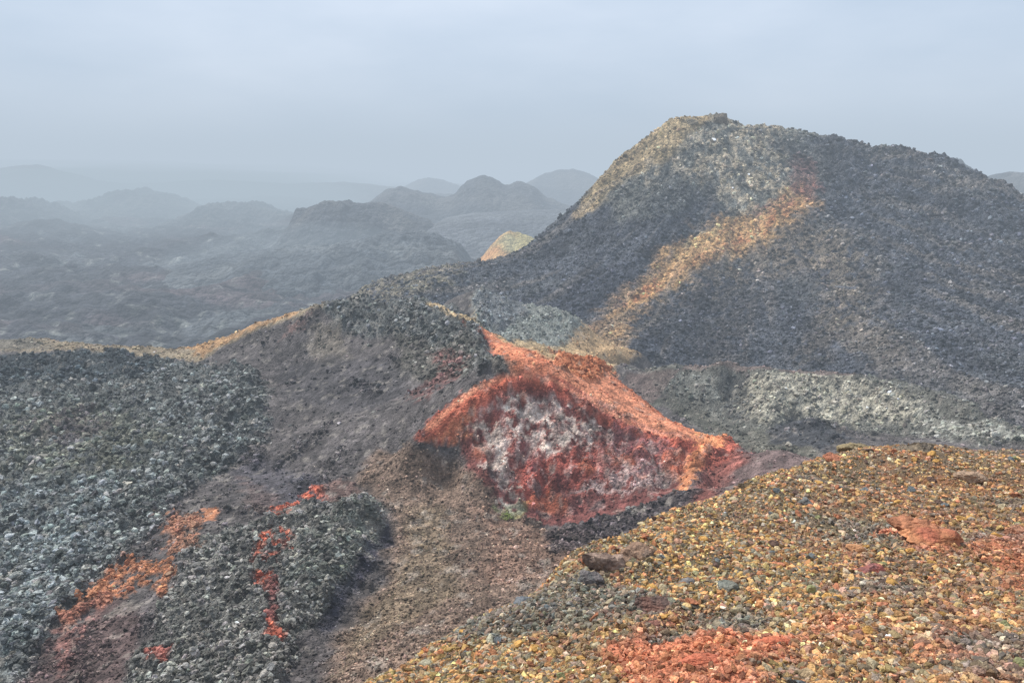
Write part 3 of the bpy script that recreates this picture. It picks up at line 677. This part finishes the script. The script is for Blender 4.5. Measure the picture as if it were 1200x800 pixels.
def beyond_edge(X, Y):
    """1 on the near side of the crest of the ochre slope"""
    E = np.array([p[:2] for p in line(edge, .4)]); ang = E[:, 0]/E[:, 1]
    o = np.argsort(ang); ru = np.interp(X/np.maximum(Y, .1), ang[o], np.hypot(E[o, 0], E[o, 1]))
    return np.hypot(X, Y) < ru+.5
FG.inview *= beyond_edge(X, Y)

# ================================================================== LOOSE STONES
PAL = np.array([srgb(188, 148, 84), srgb(176, 130, 72), srgb(198, 128, 74), srgb(184, 98, 66), srgb(168, 158, 124), srgb(150, 146, 130), srgb(112, 116, 116),
                srgb(84, 82, 84), srgb(128, 96, 78), srgb(206, 178, 112), srgb(150, 132, 92), srgb(160, 112, 102)])
PW = np.array([.14, .12, .13, .08, .09, .08, .09, .09, .09, .04, .02, .06]); PW /= PW.sum()
def palcol(n, C0, x, y):
    k = rng.choice(len(PAL), n, p=PW)
    g = fbm(x/.7, y/.7, 3, 150)[:, None]; t = np.clip(g*.9, -.3, .5)
    C = PAL[k]; C = C+(np.array(srgb(158, 136, 100))-C)*.45; C = C*1.06
    grey = fbm(x/.9+9, y/.9, 3, 155)
    C = C+(np.array(srgb(104, 108, 104))-C)*(smooth(.12, .45, grey)*.7)[:, None]
    red = smooth(.05, .3, C0[:, 0]-C0[:, 1]*1.35)[:, None]*.75   # lying in the red soil
    C = C*(1-red)+C0*1.1*red
    pinkish = smooth(.12, .45, x/np.maximum(y, .5)-.1+.35*fbm(x/1.2, y/1.2, 3, 158))*.12
    C = C+(np.array(srgb(178, 126, 106))-C)*pinkish[:, None]
    return C*(1+t*.3)
M_st = stone_mat('gravel_stone', .012)
wgt = (1-FG.soil*.92)*(1/np.maximum(np.hypot(FG.X, FG.Y), 1.5)**1.6)
nearw = wgt*(np.hypot(FG.X, FG.Y) < 6.5)
p, s, c = scatter(FG, 72000, nearw, (.004, .022), colour=palcol, jitter=.5, sizepow=3.2)
add('gravel', stones_mesh('gravel', p, s, c, VAR1, ICO1[1]), M_st, 'dense layer of small ochre, rust and grey gravel over the foreground slope', 'gravel', 'stuff')
p, s, c = scatter(FG, 60000, wgt**.6*(1-FG.soil*.3), (.008, .036), colour=palcol, jitter=.42, sizepow=3.4)
add('grit', stones_mesh('grit', p, s, c, VAR0, ICO0[1]), M_st, 'fine mixed grit filling the gaps in the foreground gravel', 'grit', 'stuff')

M_rub = stone_mat('scoria_rubble', .12)
# rubble on the crater ground
mw = MD.rock*(MD.rock > .36)*(.25+smooth(-.25, .3, fbm(MD.X/2.5, MD.Y/3.5, 4, 160)))*1.0
dd = np.hypot(MD.X, MD.Y)
p, s, c = scatter(MD, 62000, mw, (.035, .27), jitter=.5, sizepow=4.2)
s *= np.clip(np.hypot(p[:, 0], p[:, 1])/42, .6, 1.25)
c = c*(1.35+.55*smooth(-.2, .4, fbm(p[:, 0]/4, p[:, 1]/5, 3, 163)))[:, None]
c = c*np.minimum(1, .5/c.max(1, keepdims=True))
add('lava_rubble', stones_mesh('lava_rubble', p, s, c, VAR1, ICO1[1]), M_rub, 'grey angular lava rubble covering the banks around the red crater', 'rubble', 'stuff')
bw = np.clip(MD.rock*1.2+.04, 0, .45)/np.maximum(MD.Y, 10)**.4
p, s, c = scatter(MD, 95000, bw, (.035, .13), jitter=.45, sizepow=3)
s *= np.clip(np.hypot(p[:, 0], p[:, 1])/35, .6, 2)
add('scree', stones_mesh('scree', p, s, c*1.1, VAR0, ICO0[1]), M_rub, 'small brown and grey scree scattered over the gully floor', 'scree', 'stuff')
# blocks on the cone
M_blk = stone_mat('cone_block', .4)
cw = (.35+.65*rough_c) if False else np.ones(CN.X.shape)
p, s, c = scatter(CN, 100000, cw, (.10, .50), jitter=.5, sizepow=4.5)
s *= np.clip(np.hypot(p[:, 0], p[:, 1])/130, .5, 1.3)
add('cone_scree', stones_mesh('cone_scree', p, s, c*1.15, VAR0, ICO0[1]), M_blk, 'countless dark scoria blocks lying over the flank of the big cone', 'scree', 'stuff')

# ---- stones one can count: the largest loose ones on the ochre slope
def ground_z(land, xx, yy):
    if land is FG:
        i = int(round((yy-y0g)/.045)); j = int(round((xx-x0g)/.045)); return land.Z[i, j]
x0g, y0g = -9, -3
kinds = [('ochre', (188, 144, 82)), ('rust orange', (168, 110, 80)), ('pale tan', (176, 160, 128)), ('blue grey', (106, 110, 110)), ('dark brown', (96, 76, 66)), ('olive', (134, 132, 92))]
kmats = []
for nme, cc in kinds: kmats.append(stone_mat(nme.replace(' ', '_')+'_stone', .03, .012, False, tuple(srgb(*cc))))
lib = {}
for k in range(len(kinds)):
    for v in range(6):
        V = chip(ICO2, 900+k*10+v, 9, .025, (1, .8, .62))
        me = mesh_from('loose_stone', V, ICO2[1], None, 3); me.materials.append(kmats[k]); lib[k, v] = me
W = (wgt**.7*FG.inview*(1-FG.soil)).ravel(); W /= W.sum()
pick = rng.choice(len(W), 290, p=W, replace=False)
for i, id_ in enumerate(pick):
    k = rng.choice(len(kinds), p=[.3, .13, .22, .12, .14, .09])
    o = bpy.data.objects.new('loose_stone', lib[k, int(rng.integers(6))]); COL.objects.link(o)
    s = rng.uniform(.022, .05)*(.6+.07*math.hypot(FG.X.ravel()[id_], FG.Y.ravel()[id_]))
    o.location = (FG.X.ravel()[id_], FG.Y.ravel()[id_], FG.Z.ravel()[id_]+s*.35)
    o.rotation_euler = (rng.normal(0, .3), rng.normal(0, .3), rng.uniform(0, 6.28))
    o.scale = (s*rng.uniform(.9, 1.3), s, s*rng.uniform(.8, 1.1))
    o['label'] = f'small {kinds[k][0]} loose stone lying on the foreground gravel slope'
    o['category'] = 'stone'; o['group'] = f'{kinds[k][0]} loose stones on the foreground slope'

# ---- particular rocks
def rock(px, py, land, w, squash, colour, label, seed, name='rock', cuts=9, rz=0, rough=.06, lump=.24, sink=.3, colour2=None, cat='rock'):
    rngs = {'F': (fore_h, 1.2, 14), 'M': (mid_h, 12, 140), 'C': (cone_h, 60, 230)}[land]
    xx, yy = hit(rngs[0], px, py, rngs[1], rngs[2])
    zz = float(rngs[0](np.array([xx]), np.array([yy]))[0])
    if land == 'F': zz = ground_z(FG, xx, yy)
    s = w*math.hypot(xx, yy)/F/2
    r = np.random.default_rng(seed)
    V = chip(ICO3, seed, cuts, 0, squash)
    n = fbm(V[:, 0]*2.2+seed, V[:, 1]*2.2+V[:, 2]*1.7, 4, seed)+.5*ridged(V[:, 0]*3+V[:, 2]*2, V[:, 1]*3-V[:, 2], 3, seed+2)
    V = V*(1+lump*n[:, None])+r.normal(size=V.shape)*rough*.25
    V = V*s
    a = srgb(*colour)*.68+srgb(140, 118, 98)*.3; b = srgb(*(colour2 or colour))*.68+srgb(120, 104, 90)*.3
    t = smooth(-.3, .4, fbm(V[:, 0]/s*2+3, V[:, 2]/s*2+V[:, 1]/s, 3, seed+5))[:, None]
    C = a+(b-a)*t
    me = mesh_from(name, V, ICO3[1], C, 3)
    o = add(name, me, stone_mat('rock_face', s*.16, s*.05), label, cat)
    o.location = (xx, yy, zz+s*squash[2]*(1-sink*2)*.6); o.rotation_euler = (0, 0, rz)
    return o
rock(708, 666, 'F', 54, (1, .7, .85), (160, 136, 122), 'largest brown lava outcrop on the left edge of the ochre slope', 1, colour2=(106, 86, 78), name='lava_outcrop')
rock(750, 652, 'F', 48, (1, .8, .55), (126, 106, 94), 'flat brown rock joined to the right of the largest outcrop', 2, colour2=(150, 118, 96))
rock(694, 685, 'F', 40, (1, .8, .7), (92, 94, 100), 'dark blue grey rock just below the largest brown outcrop', 3, colour2=(92, 96, 98))
rock(850, 697, 'F', 26, (1, .8, .6), (116, 124, 116), 'greenish grey rock alone in the middle of the gravel', 4)
rock(805, 675, 'F', 24, (1, .8, .6), (112, 116, 120), 'light grey rounded rock in the gravel right of the dark rock', 5)
rock(1016, 673, 'F', 38, (1, .62, .6), (186, 96, 86), 'smooth red rock with a pink top in the middle of the slope', 6, colour2=(146, 92, 92), cuts=5)
rock(1000, 655, 'F', 24, (1, .8, .6), (188, 132, 88), 'tan orange rock just above the smooth red rock', 7)
rock(1068, 628, 'F', 62, (1, .5, .3), (184, 116, 80), 'long thin orange slab lying above the broad rust coloured slab', 8, rz=-.3)
rock(1088, 642, 'F', 74, (1, .6, .36), (186, 98, 70), 'broad rust coloured slab at right of the slope', 9, rz=-.2, colour2=(204, 134, 88))
rock(1135, 563, 'F', 34, (1, .7, .5), (168, 140, 116), 'pale tan rock below the crest near the right side', 10)
rock(1070, 527, 'F', 56, (1, .6, .4), (128, 116, 96), 'low brown rock on the crest right of centre', 11, colour2=(104, 96, 84))
rock(1120, 523, 'F', 40, (1, .6, .4), (196, 148, 74), 'bright ochre rock on the crest near the right side', 12)
rock(1004, 527, 'F', 40, (1, .6, .4), (150, 134, 98), 'olive tan rock at the left end of the crest', 13)
rock(975, 543, 'F', 22, (1, .7, .6), (192, 118, 86), 'small salmon coloured rock beside the brown ridge end', 14)
rock(882, 570, 'F', 32, (1, .6, .4), (104, 92, 72), 'dark ledge rock sticking out of the left edge of the slope', 15, colour2=(146, 122, 78))
rock(1188, 628, 'F', 26, (1, .8, .6), (176, 120, 92), 'orange brown rock at the right edge of the frame', 16)
rock(945, 590, 'F', 20, (1, .8, .6), (96, 104, 106), 'blue grey rock in the upper part of the gravel', 17)
rock(770, 716, 'F', 52, (1, .6, .35), (124, 84, 76), 'flat dark red slab partly buried above the red soil', 18, colour2=(96, 74, 70))
rock(760, 742, 'F', 34, (1, .7, .4), (146, 92, 80), 'dull red slab touching the top of the red soil', 19)
rock(905, 757, 'F', 46, (1, .5, .35), (206, 104, 70), 'bright orange red clod at the right end of the red soil', 20)
rock(820, 782, 'F', 50, (1, .7, .25), (204, 106, 74), 'broad orange red clod in the middle of the red soil', 21)
rock(500, 775, 'F', 24, (1, .8, .6), (176, 172, 146), 'pale cream rock at the lower left edge of the slope', 22)
rock(586, 706, 'F', 22, (1, .8, .6), (196, 116, 84), 'orange rock on the left edge of the slope below the outcrop', 23)
rock(615, 708, 'F', 26, (1, .8, .7), (98, 112, 122), 'blue grey rock beside the orange rock on the slope edge', 24)
rock(845, 143, 'C', 20, (1, .8, .6), (120, 112, 98), 'craggy rock knob on the summit of the big cone', 25, name='summit_crag', lump=.3)
rock(812, 146, 'C', 20, (1, .8, .5), (138, 130, 110), 'pale crag left of the summit knob of the big cone', 26, name='summit_crag', lump=.3)
rock(1085, 191, 'C', 14, (1, .8, .6), (76, 74, 78), 'dark crag on the right shoulder of the big cone', 27, name='summit_crag', lump=.3)
rock(170, 530, 'M', 20, (1, .8, .7), (170, 156, 128), 'pale cream boulder in the middle of the left rock bank', 28)
rock(196, 522, 'M', 12, (1, .8, .7), (196, 150, 112), 'small orange boulder right of the pale cream boulder', 29)
rock(259, 515, 'M', 13, (1, .8, .7), (170, 120, 100), 'pinkish boulder near the right end of the left rock bank', 30)
rock(232, 475, 'M', 14, (1, .8, .7), (160, 128, 112), 'pinkish tan boulder high on the left rock bank', 31)
rock(232, 604, 'M', 10, (1, .8, .7), (180, 120, 90), 'orange boulder beside the orange patch left of the vein', 32)

# ---- tiny green scrub at the foot of the red wall
def scrub(px, py, seed, label, n=320, R=.55):
    xx, yy = hit(mid_h, px, py, 12, 140); zz = float(mid_h(np.array([xx]), np.array([yy]))[0])
    r = np.random.default_rng(seed); V = []; Fc = []; C = []
    root = bpy.data.objects.new('shrub', None); COL.objects.link(root); root.location = (xx, yy, zz)
    root['label'] = label; root['category'] = 'shrub'
    for i in range(n):
        a = r.uniform(0, 6.28); rr = R*r.random()**.5; h = (1-(rr/R)**2)*R*.8*r.random()+.05
        c = np.array([rr*math.cos(a), rr*math.sin(a), h]); dr = r.normal(size=3); dr /= np.linalg.norm(dr); u2 = np.cross(dr, [0, 0, 1.]); L = .09
        b = len(V); V += [c-u2*L*.35, c+dr*L, c+u2*L*.35]; Fc.append((b, b+1, b+2)); t = r.random()
        C += [srgb(96, 116, 52)*(1-t)+srgb(150, 160, 84)*t]*3
    me = mesh_from('foliage', np.array(V), np.array(Fc), np.array(C), 3); me.materials.append(M_rub)
    o = bpy.data.objects.new('foliage', me); COL.objects.link(o); o.parent = root
    V = []; Fc = []
    for i in range(9):
        a = r.uniform(0, 6.28); e = np.array([math.cos(a)*R*.6, math.sin(a)*R*.6, R*.6]); b = len(V); w = .012
        V += [(-w, 0, 0), (w, 0, 0), (0, w, 0), tuple(e)]; Fc += [(b, b+1, b+3), (b+1, b+2, b+3), (b+2, b, b+3)]
    me = mesh_from('stem', np.array(V), np.array(Fc), None, 3); me.materials.append(stone_mat('twig', .02, .01, False, (.09, .07, .04)))
    o = bpy.data.objects.new('stem', me); COL.objects.link(o); o.parent = root
scrub(592, 606, 5, 'tiny yellow green scrub at the left foot of the red crater wall', 160, .4)

# ================================================================== AIR, SKY, LIGHT, CAMERA
def haze_box():
    me = bpy.data.meshes.new('haze')
    x0, x1, y0, y1, z0, z1 = -5000, 5000, -300, 7000, -120, 95
    v = [(x0, y0, z0), (x1, y0, z0), (x1, y1, z0), (x0, y1, z0), (x0, y0, z1), (x1, y0, z1), (x1, y1, z1), (x0, y1, z1)]
    f = [(0, 3, 2, 1), (4, 5, 6, 7), (0, 1, 5, 4), (1, 2, 6, 5), (2, 3, 7, 6), (3, 0, 4, 7)]
    me.from_pydata(v, [], f)
    m = bpy.data.materials.new('mist'); m.use_nodes = True; nt = m.node_tree; nt.nodes.clear()
    o = nt.nodes.new('ShaderNodeOutputMaterial'); ab = nt.nodes.new('ShaderNodeVolumeAbsorption'); em = nt.nodes.new('ShaderNodeEmission')
    sg = .00125; ab.inputs['Color'].default_value = (0, 0, 0, 1); ab.inputs['Density'].default_value = sg
    fc = srgb(189, 203, 217); em.inputs['Color'].default_value = (*fc, 1); em.inputs['Strength'].default_value = sg  # the haze glows by emission, standing in for scattered daylight
    ad = nt.nodes.new('ShaderNodeAddShader'); nt.links.new(ab.outputs[0], ad.inputs[0]); nt.links.new(em.outputs[0], ad.inputs[1])
    nt.links.new(ad.outputs[0], o.inputs['Volume'])
    add('haze', me, m, 'thin grey blue mist filling the air over the lava plain', 'haze', 'structure')
haze_box()
def mist_bank(c, r, dens, label):
    me = bpy.data.meshes.new('mist_bank')
    V = ICO3[0]*np.array(r)
    V = V*(1+.25*fbm(ICO3[0][:, 0]*2+c[0], ICO3[0][:, 1]*2+ICO3[0][:, 2], 3, int(abs(c[0])))[:, None])
    me = mesh_from('mist_bank', V, ICO3[1], None, 3, True)
    m = bpy.data.materials.new('mist_bank'); m.use_nodes = True; nt = m.node_tree; nt.nodes.clear()
    o = nt.nodes.new('ShaderNodeOutputMaterial'); ab = nt.nodes.new('ShaderNodeVolumeAbsorption'); em = nt.nodes.new('ShaderNodeEmission')
    ab.inputs['Color'].default_value = (0, 0, 0, 1); ab.inputs['Density'].default_value = dens
    em.inputs['Color'].default_value = (*srgb(166, 182, 192), 1); em.inputs['Strength'].default_value = dens  # emission replaces the daylight this mist would scatter
    ad = nt.nodes.new('ShaderNodeAddShader'); nt.links.new(ab.outputs[0], ad.inputs[0]); nt.links.new(em.outputs[0], ad.inputs[1])
    nt.links.new(ad.outputs[0], o.inputs['Volume'])
    b = add('mist_bank', me, m, label, 'mist', 'stuff'); b.location = c
mist_bank((-330, 560, -28), (270, 200, 30), .0042, 'bank of pale mist drifting over the lava plain at left')
mist_bank((-560, 860, -20), (420, 160, 34), .003, 'farther bank of pale mist below the horizon at left')
mist_bank((-90, 330, -38), (60, 50, 16), .0025, 'small wisp of mist over the near lava plain')

SUN_EL, SUN_AZ = math.radians(52), math.radians(-48)     # from the upper left, slightly ahead
w = bpy.data.worlds.new('World'); scene.world = w; w.use_nodes = True
nt = w.node_tree; N = nt.nodes; L = nt.links; bg = N['Background']
sk = N.new('ShaderNodeTexSky'); sk.sky_type = 'NISHITA'; sk.sun_disc = False; sk.sun_elevation = SUN_EL; sk.sun_rotation = SUN_AZ
sk.dust_density = 4; sk.air_density = 1.2
tc = N.new('ShaderNodeTexCoord'); mp_ = N.new('ShaderNodeMapping'); mp_.inputs['Scale'].default_value = (1, 1, 3.2)
L.new(tc.outputs['Generated'], mp_.inputs[0])
nz = N.new('ShaderNodeTexNoise'); nz.inputs['Scale'].default_value = 2.2; nz.inputs['Detail'].default_value = 5; nz.inputs['Roughness'].default_value = .5
L.new(mp_.outputs[0], nz.inputs['Vector'])
cr = N.new('ShaderNodeValToRGB'); cr.color_ramp.elements[0].position = .3; cr.color_ramp.elements[1].position = .7
cr.color_ramp.elements[0].color = (*(srgb(160, 179, 202)*15.5), 1); cr.color_ramp.elements[1].color = (*(srgb(204, 214, 230)*15.5), 1)
L.new(nz.outputs[0], cr.inputs[0])
mx = N.new('ShaderNodeMix'); mx.data_type = 'RGBA'; mx.inputs[0].default_value = .9
L.new(sk.outputs[0], mx.inputs[6]); L.new(cr.outputs[0], mx.inputs[7]); L.new(mx.outputs[2], bg.inputs['Color'])
bg.inputs['Strength'].default_value = .1
sun = bpy.data.lights.new('sun', 'SUN'); sun.energy = 4.6; sun.angle = math.radians(8); sun.color = (1, .965, .91)
so = bpy.data.objects.new('sun', sun); COL.objects.link(so)
# direction towards the sun: azimuth measured from +Y towards +X
dx, dy, dz = math.sin(SUN_AZ)*math.cos(SUN_EL), math.cos(SUN_AZ)*math.cos(SUN_EL), math.sin(SUN_EL)
from mathutils import Vector
so.rotation_euler = Vector((dx, dy, dz)).to_track_quat('Z', 'Y').to_euler()

cam = bpy.data.cameras.new('camera'); cam.lens = 36*F/1200; cam.sensor_width = 36; cam.clip_end = 20000; cam.clip_start = .05
co = bpy.data.objects.new('camera', cam); COL.objects.link(co); co.rotation_euler = (math.radians(90)-PITCH, 0, 0)
scene.camera = co
scene.render.resolution_x = 1024; scene.render.resolution_y = 682
scene.view_settings.view_transform = 'Standard'; scene.view_settings.look = 'None'; scene.view_settings.exposure = 0
